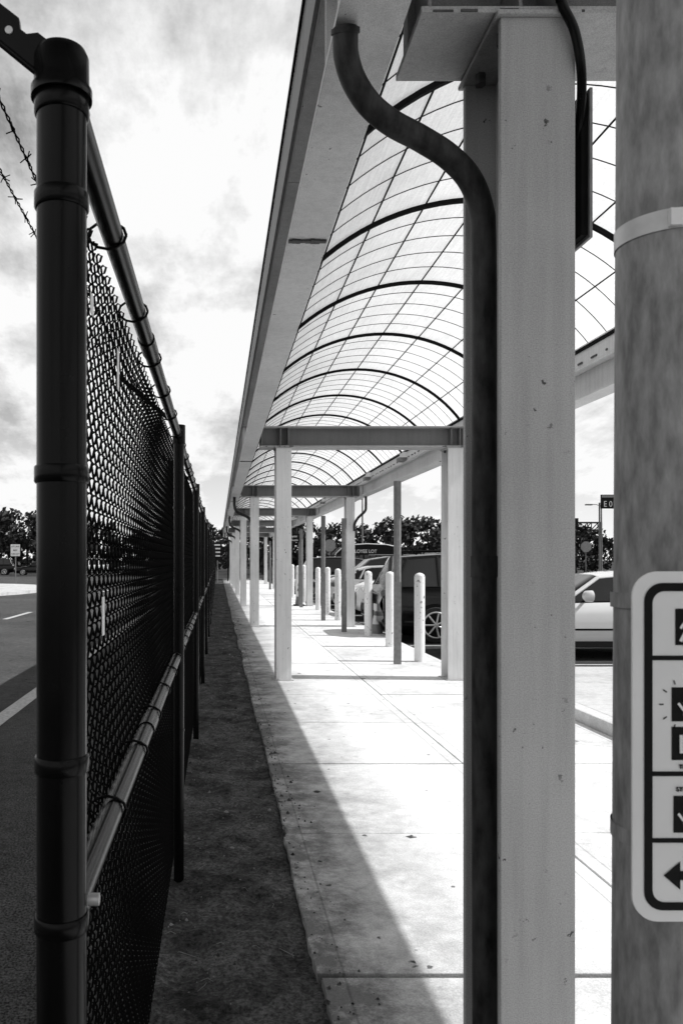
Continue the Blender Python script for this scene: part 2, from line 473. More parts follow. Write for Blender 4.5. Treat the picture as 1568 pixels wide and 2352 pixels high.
# ------------------------------------------------------------ fence
fen = empty('chain_link_fence'); FX = -.2; MX = FX-.034
p = .030; nw = 34; zb0 = .02; nh = int((2.15-zb0)/p)
b = MB(); rr = .0028
for k in range(nw):
    base = k*p; q = .0055; pts = []
    for h in range(nh):
        up = (h % 2 == 0) ^ (k % 2 == 0)
        za, zb_ = zb0+h*p, zb0+(h+1)*p
        ya, yb_ = (base-.003, base+p+.003) if up else (base+p+.003, base-.003)
        xo = q if up else -q
        pts.append((xo, ya+(yb_-ya)*.12, za+p*.12)); pts.append((xo, ya+(yb_-ya)*.88, za+p*.88)); pts.append((0, yb_, zb_))
    vs = []; fs = []
    for i, P_ in enumerate(pts):
        for dx, dy in ((1, 0), (-.5, .87), (-.5, -.87)):
            vs.append((P_[0]+dx*rr, P_[1]+dy*rr, P_[2]))
    for i in range(len(pts)-1):
        for a in range(3):
            a2 = (a+1) % 3; fs.append((i*3+a, i*3+a2, (i+1)*3+a2, (i+1)*3+a))
    b.add(vs, fs, M_WIRE, True)
m0 = b.obj('link_mesh', fen, loc=(MX, 1.075, 0))
L = nw*p
for i in range(1, 54):
    o = bpy.data.objects.new('link_mesh_%d' % i, m0.data); COL.objects.link(o); o.parent = fen; o.location = (MX, 1.075+L*i, 0)
ZT = 2.165; ZM = 1.075
b = MB()
b.tube([(FX, 1.0, ZT), (FX, 56, ZT)], .021, M_FENCE, 14)
b.tube([(FX, 1.0, ZM), (FX, 56, ZM)], .021, M_FENCE, 14)
y = 1.5
while y < 30:
    for z in (ZT, ZM):
        n = 12; pts = [(FX-.010+.036*math.cos(a), y, z+.026*math.sin(a)) for a in [2*math.pi*k/n for k in range(n+1)]]
        b.tube(pts, .003, M_FENCE, 6, False)
    y += .46 if y < 8 else .9
for y in (2.2, 5.4, 11.5, 17.6):
    for z in (ZT, ZM): b.tube([(FX, y, z), (FX, y+.15, z)], .0245, M_FENCE, 14)
b.obj('rails', fen)
b = MB()
for i in range(19):
    y = 3.92+3.06*i; x = FX+.006
    b.tube([(x, y, -.1), (x, y, ZT+.03)], .0255, M_FENCE, 14)
    b.tube([(x, y, ZT-.04), (x, y, ZT+.05)], .032, M_FENCE, 14)
    b.tube([(x, y, ZT+.04), (x-.33, y, ZT+.32)], .012, M_FENCE, 6)
    for z in (.3, .7, 1.4, 1.8): b.tube([(x, y, z), (x, y, z+.012)], .0285, M_FENCE, 12)
b.obj('line_posts', fen)
PX, PY = -.1985, 1.005
def zof(py, d=1.0): return H+(VY-py)/F*d
b = MB()
b.tube([(PX, PY, -.12), (PX, PY, zof(215))], .0315, M_FENCE, 40)
for z in (zof(245), zof(460), zof(1090), zof(1755), zof(2120)):
    b.tube([(PX, PY, z-.011), (PX, PY, z-.009), (PX, PY, z+.009), (PX, PY, z+.011)], [.033, .0345, .0345, .033], M_FENCE, 40)
    b.box(PX-.006, PX+.0, PY+.031, PY+.055, z-.009, z+.009, M_FENCE)
b.tube([(PX+.03, PY+.02, zof(2085)), (PX+.045, PY+.02, zof(2085))], .008, M_BAND, 6)
zc0 = zof(225)
b.tube([(PX, PY, zc0), (PX, PY, zc0+.012), (PX, PY, zc0+.014), (PX, PY, zc0+.052), (PX, PY, zc0+.060), (PX, PY, zc0+.064)], [.0385, .0385, .0350, .0345, .031, .022], M_FENCE, 40)
b.tube([(FX, PY+.026, ZT-.012), (FX, PY+.085, ZT-.002)], [.027, .024], M_FENCE, 16)
b.tube([(FX, PY+.026, ZM), (FX, PY+.085, ZM)], .026, M_FENCE, 16)
b.box(MX-.003, MX+.003, PY+.075, PY+.089, .05, 2.12, M_FENCE)
b.obj('terminal_post', fen)
b = MB()
ax0 = Vector((PX-.01, PY-.004, zc0+.040)); dirv = Vector((-.78, 0, .62)).normalized()
nrm = Vector((.62, 0, .78)).normalized(); Ln = .42; w0, w1 = .021, .016
edge_t, edge_b = [], []
for i in range(43):
    t = i/42; w = w0+(w1-w0)*t
    c = ax0+dirv*Ln*t
    nd = .010 if (i % 9 in (5, 6)) else 0
    edge_t.append(c+nrm*(w-nd)); edge_b.append(c-nrm*w)
vs = []
for e1, e2 in zip(edge_t, edge_b):
    for dy in (-.004, .004): vs += [e1+Vector((0, dy, 0)), e2+Vector((0, dy, 0))]
fs = []
for i in range(42):
    o = i*4; n = o+4
    fs += [(o, o+1, n+1, n), (o+2, n+2, n+3, o+3), (o, n, n+2, o+2), (o+1, o+3, n+3, n+1)]
b.add(vs, fs, M_FENCE)
b.tube([ax0-nrm*w0+Vector((0, -.005, 0)), ax0+dirv*Ln-nrm*w1+Vector((0, -.005, 0))], .004, M_FENCE, 8)
for t in (.07, .095, .19, .31):
    c = ax0+dirv*t
    b.tube([c+Vector((0, -.0055, 0)), c+Vector((0, .0055, 0))], .005, M_BAND, 12)
b.obj('barbed_wire_arm', fen)
b = MB()
for a in (.19, .32):
    x, z = FX-a, H+.66+a*.92
    for ph in (0, math.pi):
        pts = []
        y = 1.0
        while y < 12:
            sag = -.03*math.sin(math.pi*((y-1) % 3.05)/3.05)
            pts.append((x+.0025*math.cos(y*90+ph), y, z+sag+.0025*math.sin(y*90+ph))); y += .0175
        b.tube(pts, .0016, M_WIRE, 4, False)
    y = 1.08
    while y < 12:
        sag = -.03*math.sin(math.pi*((y-1) % 3.05)/3.05)
        for q in range(4):
            an = R.random()*6.28
            b.tube([(x, y+q*.004, z+sag), (x+.016*math.cos(an), y+q*.004+R.uniform(-.008, .008), z+sag+.016*math.sin(an))], .0013, M_WIRE, 4, False)
        y += .105
b.obj('barbed_wire', fen)
b = MB()
for (px, py, h_) in ((212, 700, .035), (272, 850, .09), (238, 1415, .075)):
    yy = (MX+.010)*F/(px-VX)
    z = H+(VY-py)/F*yy
    b.box(MX+.009, MX+.0105, yy-.014, yy+.014, z-h_/2, z+h_/2, M_TAG)
b.obj('tags', fen)

# ------------------------------------------------------------ far gate
gt = empty('chain_link_gate')
b = MB()
for x in [-.2+.9*i for i in range(6)]:
    b.tube([(x, 56.3, -.1), (x, 56.3, 2.6)], .04, M_FENCE, 8)
for z in (.1, 1.2, 2.4): b.tube([(-.2, 56.3, z), (4.3, 56.3, z)], .03, M_FENCE, 8)
for i in range(60):
    x = -.2+i*.075
    b.tube([(x, 56.3, .1), (min(x+1.2, 4.3), 56.3, 2.4 if x+1.2 < 4.3 else .1+2.3*(4.3-x)/1.2)], .004, M_WIRE, 3, False)
    b.tube([(x, 56.31, 2.4), (min(x+1.2, 4.3), 56.31, .1 if x+1.2 < 4.3 else 2.4-2.3*(4.3-x)/1.2)], .004, M_WIRE, 3, False)
b.obj('frame', gt)
sg = empty('information_sign')
b = MB(); b.box(-.35, .25, 54.6, 54.63, 1.5, 2.75, M_DARKSIGN); b.tube([(-.05, 54.68, -.1), (-.05, 54.68, 2.7)], .03, M_GALVD, 8)
for z in (2.5, 2.25, 2.0, 1.75): b.box(-.28, .15, 54.59, 54.598, z, z+.1, M_WHITE)
b.obj('panel', sg)

# ------------------------------------------------------------ posts, bollards, cones
def signpost(x, y, h, nm='sign_post'):
    b = MB(); w = .055
    b.prism([(x-w, y), (x-.02, y-.03), (x+.02, y-.03), (x+w, y), (x+w, y+.006), (x+.024, y-.02), (x-.024, y-.02), (x-w, y+.006)], 'z', 0, h, M_GALVD)
    b.prism([(x-w*.9, y-.031), (x+w*.9, y-.031), (x+w*.9, y-.037), (x-w*.9, y-.037)], 'z', 0, h*.45, M_GALVD)
    return b.obj(nm)
for x, y, h in ((2.65, 11.7, 2.71), (2.69, 16.9, 2.43), (2.67, 20.1, 2.66), (2.69, 25.6, 2.53), (2.69, 33, 2.5), (2.69, 41, 2.5)):
    signpost(x, y, h)
def bollard(x, y):
    b = MB(); r = .079; h = 1.28+R.uniform(-.02, .03)
    b.tube([(x, y, -.03), (x, y, h), (x, y, h+.025), (x, y, h+.045), (x, y, h+.055)], [r, r, r*.86, r*.5, .004], M_BOLL, 24)
    return b.obj('bollard')
for i in range(15):
    if i == 3: bollard(3.09, 18.5)
    else: bollard(3.07+R.uniform(-.02, .02), 12+2.06*i)
def cone(x, y, z=0):
    b = MB()
    b.box(x-.18, x+.18, y-.18, y+.18, z, z+.035, M_BLACK)
    n = 8; r0, r1, h = .135, .03, .72
    for k in range(n):
        a, c = k/n, (k+1)/n
        b.tube([(x, y, z+.035+h*a), (x, y, z+.035+h*c)], [r0+(r1-r0)*a, r0+(r1-r0)*c], M_WHITE if k in (3, 4, 6) else M_CONE, 20, k == n-1)
    b.obj('traffic_cone')
cone(3.33, 16.6, -.11); cone(2.72, 26.6)

# ------------------------------------------------------------ cars
def car_mesh(kind, paint):
    P = CARP[paint]; b = MB()
    if kind == 'sedan':
        L_, W, st = 4.75, .91, [(0, .30, .58, .62), (.06, .22, .66, .78), (.35, .2, .78, .88), (1.0, .2, .90, .91), (1.5, .2, .97, .91), (2.4, .2, .985, .91), (3.4, .2, 1.0, .91), (4.0, .2, 1.03, .90), (4.5, .22, 1.03, .86), (4.7, .28, .95, .78), (4.75, .38, .8, .7)]
        gh = [(1.38, .96), (2.12, 1.40), (2.7, 1.455), (3.3, 1.43), (3.75, 1.33), (4.25, 1.03)]; pil = [(1.42, 2.12), (2.72, 2.78), (3.75, 3.55), (4.15, 3.85)]
        wx = (.93, 3.72); wr = .325
    elif kind == 'suv':
        L_, W, st = 4.85, .96, [(0, .35, .8, .7), (.06, .28, .9, .84), (.35, .25, 1.02, .93), (1.0, .25, 1.08, .96), (1.4, .25, 1.11, .96), (2.6, .25, 1.12, .96), (3.8, .25, 1.13, .96), (4.5, .27, 1.14, .94), (4.78, .3, 1.12, .88), (4.85, .4, 1.0, .82)]
        gh = [(1.3, 1.08), (2.0, 1.66), (2.7, 1.77), (3.7, 1.77), (4.45, 1.72), (4.76, 1.12)]; pil = [(1.35, 2.0), (2.7, 2.75), (3.75, 3.75), (4.6, 4.35)]
        wx = (.95, 3.85); wr = .37
    rings = []
    for (x, zb, zt, w) in st:
        half = [(0, zb), (w*.85, zb), (w*.97, zb+.1), (w, zb+(zt-zb)*.4), (w*.985, zb+(zt-zb)*.72), (w*.95, zt-.03), (w*.88, zt), (0, zt+.025)]
        ring = [(x, y, z) for y, z in half]+[(x, -y, z) for y, z in half[-2:0:-1]]
        rings.append(ring)
    n = len(rings[0]); vs = [q for r_ in rings for q in r_]
    fs = [(i*n+k, i*n+(k+1) % n, (i+1)*n+(k+1) % n, (i+1)*n+k) for i in range(len(rings)-1) for k in range(n)]
    fs += [tuple(range(n)), tuple(reversed(range((len(rings)-1)*n, len(rings)*n)))]
    b.add(vs, fs, P, True)
    zt = max(z for _, z in gh)
    def wid(z): return W*(.90-.24*(z-gh[0][1])/(zt-gh[0][1]))
    top = [(x, z) for x, z in gh]
    def beltz(x):
        for a, c in zip(st[:-1], st[1:]):
            if a[0] <= x <= c[0]: return a[2]+(c[2]-a[2])*(x-a[0])/(c[0]-a[0])-.02
        return 1
    for sgn in (1, -1):
        lo = [(x, sgn*wid(gh[0][1])*1.0, beltz(x)) for x, z in top]; hi = [(x, sgn*wid(z-.05), z-.05) for x, z in top]
        b.add(lo+hi, [(i, i+1, i+1+len(top), i+len(top)) for i in range(len(top)-1)], M_GLASS)
    cap = []
    for x, z in top:
        w = wid(z); cap += [(x, w+.002, z-.052), (x, w*.93, z-.012), (x, w*.6, z+.012), (x, -w*.6, z+.012), (x, -w*.93, z-.012), (x, -w-.002, z-.052)]
    for i in range(len(top)-1):
        mt = M_GLASS if (i == 0 or i == len(top)-2) else P
        b.add(cap, [(i*6+k, i*6+k+1, (i+1)*6+k+1, (i+1)*6+k) for k in range(5)], mt, True)
    for (xb_, xt_) in pil:
        for sgn in (1, -1):
            zz = None
            for a, c in zip(gh[:-1], gh[1:]):
                if a[0] <= xt_ <= c[0]: zz = a[1]+(c[1]-a[1])*(xt_-a[0])/(c[0]-a[0])
            b.tube([(xb_, sgn*(wid(gh[0][1])+.004), beltz(xb_)-.01), (xt_, sgn*(wid(zz)+.002), zz-.035)], .036, P, 6)
    for sgn in (1, -1):
        b.tube([(x, sgn*(wid(z)+.002), z-.045) for x, z in top[1:-1]], .028, P, 6)
        b.tube([(x, sgn*(W*.925), beltz(x)+.012) for x in (gh[0][0], 2, 2.8, 3.6, gh[-1][0]-.05)], .014, M_DARKST, 6)
        zm = gh[0][1]+.08
        b.tube([(gh[0][0]+.42, sgn*(W-.08), zm-.05), (gh[0][0]+.40, sgn*(W+.06), zm-.01)], .025, M_DARKST, 6)
        b.tube([(gh[0][0]+.31, sgn*(W+.12), zm+.03), (gh[0][0]+.34, sgn*(W+.12), zm+.03), (gh[0][0]+.45, sgn*(W+.12), zm+.03)], [.05, .088, .095], P, 12)
        for xd in (gh[0][0]+.2, 2.72, 3.72):
            b.box(xd, xd+.008, sgn*W*.985-.006, sgn*W*.985+.010, .36, gh[0][1]-.06, M_BLACK)
        for xd in (2.5, 3.5): 
            b.tube([(xd, sgn*(W*.985+.018), gh[0][1]-.14), (xd+.2, sgn*(W*.985+.018), gh[0][1]-.14)], .014, M_BLACK if paint == 'white' else P, 8)
        b.box(1.3, 3.3, sgn*(W-.005)-.012, sgn*(W-.005)+.012, .50, .53, M_DARKST if paint != 'black' else M_TYRE)
        b.box(1.3, 3.3, sgn*(W-.035)-.02, sgn*(W-.035)+.02, .22, .32, M_TYRE)
        if kind == 'suv':
            b.tube([(2.2, sgn*.6, 1.84), (4.2, sgn*.6, 1.84)], .018, M_GALVD if paint != 'black' else M_DARKST, 8)
            for q in (2.25, 4.15): b.tube([(q, sgn*.6, 1.76), (q, sgn*.6, 1.84)], .018, M_DARKST, 6)
        hz = st[1][2]-.08
        b.tube([(.04, sgn*W*.60, hz), (.20, sgn*W*.86, hz+.03)], [.06, .07], M_LAMP, 10)
        tz = st[-2][2]-.14
        b.tube([(L_-.02, sgn*W*.72, tz), (L_-.2, sgn*W*.93, tz+.02)], [.09, .08], M_TAIL, 10)
    for xw in wx:
        for sgn in (1, -1):
            y0 = sgn*(W-.02)
            b.tube([(xw, y0-sgn*.06, wr), (xw, y0+sgn*.027, wr)], wr+.055, M_BLACK, 28)
            b.tube([(xw, y0-sgn*.1, wr), (xw, y0+sgn*.01, wr), (xw, y0+sgn*.04, wr)], [wr, wr, wr-.03], M_TYRE, 28)
            b.tube([(xw, y0+sgn*.03, wr), (xw, y0+sgn*.043, wr)], wr*.70, M_BLACK, 24)
            ring = [(xw+wr*.68*math.cos(a), y0+sgn*.046, wr+wr*.68*math.sin(a)) for a in [2*math.pi*k/24 for k in range(25)]]
            b.tube(ring, .018, M_RIM, 6, False)
            for k in range(7):
                a = 2*math.pi*k/7
                b.tube([(xw, y0+sgn*.05, wr), (xw+wr*.66*math.cos(a), y0+sgn*.046, wr+wr*.66*math.sin(a))], .02, M_RIM, 5)
            b.tube([(xw, y0+sgn*.04, wr), (xw, y0+sgn*.062, wr)], .05, M_RIM, 12)
    b.box(-.012, .02, -.42, .42, .42, .58, M_BLACK); b.box(L_-.02, L_+.012, -.17, .17, .6, .74, M_WHITE)
    return b, L_
CACHE = {}
def car(kind, paint, x, y, rot=0, name='parked_car', z=-.118):
    if (kind, paint) not in CACHE:
        b, L_ = car_mesh(kind, paint); o = b.obj(name); CACHE[(kind, paint)] = (o.data, L_)
    else:
        o = bpy.data.objects.new(name, CACHE[(kind, paint)][0]); COL.objects.link(o)
    L_ = CACHE[(kind, paint)][1]
    o.rotation_euler = (0, 0, rot)
    o.location = (x+L_ if abs(rot-math.pi) < .2 else x, y, z)
    return o
car('sedan', 'white', 4.25, 13.9)
car('suv', 'black', 3.3, 16.6, math.pi)
car('sedan', 'grey', 3.6, 19.4, 0)
car('suv', 'white', 3.75, 22.2, 0)
car('sedan', 'white', 3.7, 24.9, 0)
car('sedan', 'silver', 3.8, 27.7, math.pi)
car('suv', 'grey', 3.7, 30.4, 0)
car('sedan', 'white', 3.8, 33.2, 0)
car('suv', 'black', 3.7, 36, math.pi)
car('sedan', 'silver', 3.7, 39, 0)
for i, (k_, p_) in enumerate((('suv', 'black'), ('sedan', 'grey'), ('suv', 'silver'), ('sedan', 'black'), ('suv', 'grey'), ('sedan', 'silver'))):
    car(k_, p_, 17+R.uniform(-.3, .3), 14.5+i*2.9, 0)
for i, (k_, p_) in enumerate((('sedan', 'silver'), ('suv', 'black'), ('sedan', 'black'), ('suv', 'white'), ('sedan', 'grey'))):
    car(k_, p_, -32+5.2*i, 84+R.uniform(-1, 1), .15)

# ------------------------------------------------------------ shuttle bus
bus = empty('shuttle_bus', (8.5, 60, -.12))
b = MB(); hw_ = 1.2; Lb = 4.9
prof = [(0, .35), (0, 1.3), (.25, 2.1), (.7, 2.5), (1.5, 2.74), (2.6, 2.80), (Lb-.9, 2.74), (Lb-.2, 2.6), (Lb, 2.3), (Lb, .35)]
b.prism(prof, 'y', -hw_, hw_, M_DARKSIGN)
b.prism([(.12, 1.3), (.36, 2.0), (1.0, 2.05), (1.0, 1.3)], 'y', -hw_-.012, -hw_-.004, M_GLASS)
for i in range(3): b.prism([(1.15+i*1.22, 1.3), (1.15+i*1.22, 2.0), (2.25+i*1.22, 2.0), (2.25+i*1.22, 1.3)], 'y', -hw_-.012, -hw_-.004, M_GLASS)
b.box(.05, Lb-.05, -hw_-.01, -hw_-.003, .45, 1.2, CARP['white'])
b.tube([(q[0], -hw_-.01, q[1]+.03) for q in prof[1:9]], .04, M_WHITE, 6)
for xw in (1.0, Lb-1.2):
    b.tube([(xw, -hw_-.03, .45), (xw, -hw_+.2, .45)], .45, M_TYRE, 24); b.tube([(xw, -hw_-.04, .45), (xw, -hw_-.02, .45)], .22, M_RIM, 16)
b.obj('body', bus)
text('EMPLOYEE LOT', .36, (1.05, -hw_-.016, 2.16), M_WHITE, bus, sx=.9)

# ------------------------------------------------------------ signs
sg = empty('employee_shuttle_sign')
b = MB(); b.box(2.05, 2.72, 26.16, 26.19, 2.12, 2.4, M_DARKSIGN); b.tube([(2.69, 26.22, 0), (2.69, 26.22, 2.5)], .03, M_GALVD, 8); b.obj('panel', sg)
text('Employee', .115, (2.385, 26.155, 2.285), M_WHITE, sg, align='CENTER')
text('Parking Shuttle', .085, (2.385, 26.155, 2.165), M_WHITE, sg, align='CENTER')

def octsign(x, y, z, r, nm):
    s = empty(nm); b = MB()
    b.prism([(x+r*math.cos(a), z+r*math.sin(a)) for a in [math.pi/8+k*math.pi/4 for k in range(8)]], 'y', y, y+.004, M_GALVD)
    b.prism([(x+r*.93*math.cos(a), z+r*.93*math.sin(a)) for a in [math.pi/8+k*math.pi/4 for k in range(8)]], 'y', y-.004, y-.001, M_GALV)
    b.tube([(x, y+.05, -.12), (x, y+.05, z+r)], .03, M_GALVD, 8); b.obj('panel_and_post', s)
octsign((757-VX)/F*44, 44, H+32/F*44, .36, 'stop_sign')
octsign((1345-VX)/F*52, 52, H+29/F*52, .38, 'stop_sign')

ls = empty('lane_sign'); d = 53; x = (36-VX)/F*d
b = MB(); b.box(x-.33, x+.33, d, d+.01, 1.76, 2.58, M_BLACK); b.box(x-.315, x+.315, d-.006, d-.002, 1.775, 2.565, M_WHITE)
b.tube([(x, d+.06, -.12), (x, d+.06, 2.5)], .035, M_GALVD, 8); b.obj('panel', ls)
for t, z in (('LEFT LANE', 2.38), ('MUST', 2.13), ('TURN LEFT', 1.88)): text(t, .13, (x, d-.01, z), M_BLACK, ls, align='CENTER', sx=.85)

for kk, (pxa, lab) in enumerate(((1380, 'E 01'), (1420, 'E 02'))):
    d = 60; xa_ = (pxa-VX)/F*d; zt_ = H+(VY-1136)/F*d; zb_ = H+(VY-1168)/F*d; wS = 38/F*d
    s = empty('lot_section_sign'); b = MB()
    b.box(xa_, xa_+wS, d, d+.15, zb_, zt_, M_DARKSIGN); b.box(xa_+.03, xa_+wS-.03, d-.01, d-.002, zt_-.22, zt_-.04, M_GALV)
    px_ = xa_+wS+.02 if kk == 0 else xa_+wS/2
    b.tube([(px_, d+.2, -.1), (px_, d+.2, zt_)], .06, M_GALVD, 10)
    if kk == 0: b.tube([(xa_-.05, d+.2, -.1), (xa_-.05, d+.2, zt_-.6)], .06, M_GALVD, 10)
    b.obj('panel', s)
    text(lab, .62, (xa_+wS/2, d-.012, zb_+.14), M_WHITE, s, align='CENTER', sx=.86, off=0)
def street_lamp(x, y, h):
    s = empty('street_lamp'); b = MB()
    b.tube([(x, y, -.1), (x, y, h)], [.11, .06], M_GALVD, 10)
    b.tube([(x, y, h-.1), (x-.5, y, h+.05), (x-1.0, y, h+.05)], .035, M_GALVD, 8); b.box(x-1.5, x-.9, y-.15, y+.15, h-.03, h+.09, M_GALVD)
    b.obj('pole_and_head', s)
street_lamp((1380-VX)/F*75, 75, H+125/F*75)
street_lamp((832-VX)/F*70, 70, H+140/F*70)
gn = empty('sign_gantry'); b = MB(); d = 95; xa_, xb_ = 38.5, (1381-VX)/F*d
z0, z1 = H+60/F*d, H+85/F*d
for z in (z0, z1):
    for yy in (d, d+1): b.tube([(xa_, yy, z), (xb_, yy, z)], .09, M_BARK, 6)
nS = 6
for i in range(nS):
    xx = xa_+(xb_-xa_)*i/nS; x2 = xa_+(xb_-xa_)*(i+1)/nS
    for yy in (d, d+1): b.tube([(xx, yy, z0), (x2, yy, z1)], .06, M_BARK, 5); b.tube([(x2, yy, z0), (x2, yy, z1)], .06, M_BARK, 5)
b.tube([(xb_, d+.5, -.1), (xb_, d+.5, z1)], .15, M_BARK, 8); b.tube([(xa_, d+.5, -.1), (xa_, d+.5, z1)], .15, M_BARK, 8)
b.box(xa_+.6, xa_+4.6, d-.3, d-.2, z0-.6, z1+.5, M_DARKSIGN)
b.obj('truss', gn)

# ------------------------------------------------------------ near pole and pedestrian sign
pole = empty('signal_pole'); b = MB()
pxc, pyc = .562, .99
b.tube([(pxc, pyc, -.1), (pxc, pyc, 3.4)], [.0685, .052], M_GALV, 64)
b.obj('shaft', pole)
b = MB(); rb = .0595
b.tube([(pxc, pyc, 1.942), (pxc, pyc, 1.966)], rb+.0008, M_BAND, 64, False)
b.box(pxc-.030, pxc-.012, pyc-rb-.001, pyc-rb+.006, 1.944, 1.964, M_WHITE)
for z in (1.49, 1.20): b.tube([(pxc, pyc, z), (pxc, pyc, z+.019)], .0645, M_GALV, 64, False)
b.obj('bands', pole)
ps = empty('pedestrian_crossing_sign'); yS = .86
def rrect(x0, x1, z0, z1, r, n=8):
    P = []
    for cx, cz, a0 in ((x1-r, z1-r, 0), (x0+r, z1-r, 90), (x0+r, z0+r, 180), (x1-r, z0+r, 270)):
        for k in range(n+1):
            a = math.radians(a0+90*k/n); P.append((cx+r*math.cos(a), cz+r*math.sin(a)))
    return P
x0, x1, zb1, zt1 = .450, .679, 1.156, 1.537
b = MB()
b.prism(rrect(x0, x1, zb1, zt1, .028), 'y', yS, yS+.003, M_WHITE)
b.box(x0+.07, x0+.16, yS+.003, pyc-.06, 1.46, 1.49, M_GALVD); b.box(x0+.07, x0+.16, yS+.003, pyc-.06, 1.2, 1.23, M_GALVD)
o_ = rrect(x0+.0125, x1-.0125, zb1+.0125, zt1-.0125, .02); i_ = rrect(x0+.0215, x1-.0215, zb1+.0215, zt1-.0215, .013)
n = len(o_); vs = [(p_[0], yS-.0008, p_[1]) for p_ in o_]+[(p_[0], yS-.0008, p_[1]) for p_ in i_]
b.add(vs, [(k, (k+1) % n, n+(k+1) % n, n+k) for k in range(n)], M_BLACK)
for z in (1.443, 1.317, 1.2446): b.box(x0+.0216, x1-.0216, yS-.0009, yS-.0002, z-.0025, z+.0025, M_BLACK)
for (bx, za, zb_) in ((.4965, 1.457, 1.4965), (.4925, 1.374, 1.411), (.4925, 1.332, 1.368), (.4945, 1.253, 1.293)):
    b.box(bx, bx+.036, yS-.0009, yS-.0002, za, zb_, M_BLACK)
fx, fz = .5115, 1.477; Y = yS-.0016
def stroke(pts, w, mat=M_WHITE):
    for a, c in zip(pts[:-1], pts[1:]):
        a = Vector((a[0], 0, a[1])); c = Vector((c[0], 0, c[1])); t = (c-a).normalized(); nn = Vector((-t.z, 0, t.x))*w/2
        b.add([(q.x, Y, q.z) for q in (a-nn, a+nn, c+nn, c-nn)], [(0, 1, 2, 3)], mat)
def disc(x, z, r, mat=M_WHITE): b.add([(x+r*math.cos(k*.5236), Y-.0001, z+r*math.sin(k*.5236)) for k in range(12)], [tuple(range(12))], mat)
disc(fx, fz+.013, .0032)
stroke([(fx, fz+.009), (fx, fz-.001)], .006); stroke([(fx, fz), (fx-.006, fz-.008), (fx-.010, fz-.016)], .0036); stroke([(fx, fz), (fx+.005, fz-.007), (fx+.004, fz-.016)], .0036)
stroke([(fx, fz+.008), (fx-.007, fz+.003), (fx-.010, fz-.002)], .0028); stroke([(fx, fz+.008), (fx+.006, fz+.002), (fx+.010, fz+.001)], .0028)
for hz in (1.392, 1.272):
    hx = .511; stroke([(hx, hz-.012), (hx, hz+.003)], .013)
    for q in (-.0048, -.0016, .0016, .0048): stroke([(hx+q, hz+.002), (hx+q, hz+.013)], .0022)
    stroke([(hx-.006, hz-.006), (hx-.012, hz+.002)], .0028)
Y = yS-.0009
for k in range(5):
    a = math.radians(110+k*35); cx_, cz_ = .4925+.012, 1.3925
    stroke([(cx_+.019*math.cos(a)-.002, cz_+.023*math.sin(a)), (cx_+.024*math.cos(a)-.002, cz_+.028*math.sin(a))], .0014, M_BLACK)
stroke([(.501, 1.2065), (.545, 1.2065)], .010, M_BLACK)
b.add([(.4835, Y, 1.2065), (.5015, Y, 1.222), (.5015, Y, 1.191)], [(0, 1, 2)], M_BLACK)
b.obj('panel', ps)
def st(t, s_, x, z, m=M_BLACK, nudge=0): text(t, s_, (x, yS-.001-nudge, z), m, ps)
st('START CROSSING', .0125, .545, 1.484); st('Watch for', .012, .545, 1.470); st('Vehicles', .012, .545, 1.457)
st("DON'T START", .0125, .545, 1.400); st('Finish Crossing', .011, .545, 1.387); st('If Started', .011, .545, 1.375)
st('TIME REMAINING', .0115, .545, 1.352); st('To Finish Crossing', .010, .545, 1.339); st('12', .028, .495, 1.340, M_WHITE, .0008); st('TIMER', .0068, .500, 1.3225)
st("DON'T CROSS", .0135, .545, 1.268); st('STEADY', .0068, .497, 1.298)
st('TO CROSS', .012, .56, 1.215); st('PUSH BUTTON', .012, .56, 1.195)

# ------------------------------------------------------------ tree line
b = MB(); vs = []; fs = []
def leafclump(cx, cy, cz, r, n, s):
    for _ in range(n):
        a = R.random()*6.283; u = R.uniform(-1, 1); q = math.sqrt(1-u*u); rr_ = r*R.random()**.4
        p_ = Vector((cx+rr_*q*math.cos(a), cy+rr_*q*math.sin(a), cz+rr_*u*.8))
        A = Vector((R.gauss(0, 1), R.gauss(0, 1), R.gauss(0, 1))).normalized(); B_ = A.orthogonal().normalized(); 
        sz = s*R.uniform(.6, 1.3); C_ = A.cross(B_)
        o = len(vs); vs.extend([tuple(p_+B_*sz), tuple(p_+C_*sz*.6), tuple(p_-B_*sz), tuple(p_-C_*sz*.6)]); fs.append((o, o+1, o+2, o+3))
def tree(x, y, h, w):
    b.tube([(x, y, -.1), (x+R.uniform(-.2, .2), y, h*.35), (x+R.uniform(-.4, .4), y, h*.75)], [.22, .15, .05], M_BARK, 6)
    for _ in range(5):
        a = R.random()*6.28; b.tube([(x, y, h*.35), (x+w*.6*math.cos(a), y+w*.6*math.sin(a), h*.7)], [.1, .03], M_BARK, 5)
    for _ in range(34):
        a = R.random()*6.28; q = R.random()**.5; t = R.random()
        zz = h*(.10+.84*t); ww = w*(1-.55*abs(t-.4)/.6)*q
        leafclump(x+ww*math.cos(a), y+ww*math.sin(a), zz, R.uniform(.6, 1.1)*h/7, 30, .30*h/7)
x = 5.
while x < 78:
    hh = R.uniform(4.8, 6.8) if x < 30 else R.uniform(4.2, 5.6)
    tree(x, 88+R.uniform(-4, 6), hh, R.uniform(2, 3.2)); x += R.uniform(1.2, 2.1)
x = -75.
while x < 5:
    tree(x, 112+R.uniform(-5, 5), R.uniform(5, 9.5) if x < -20 else R.uniform(4.5, 7), R.uniform(2.2, 3.6)); x += R.uniform(1.6, 2.8)
b.add(vs, fs, M_LEAF); b.obj('tree_line')

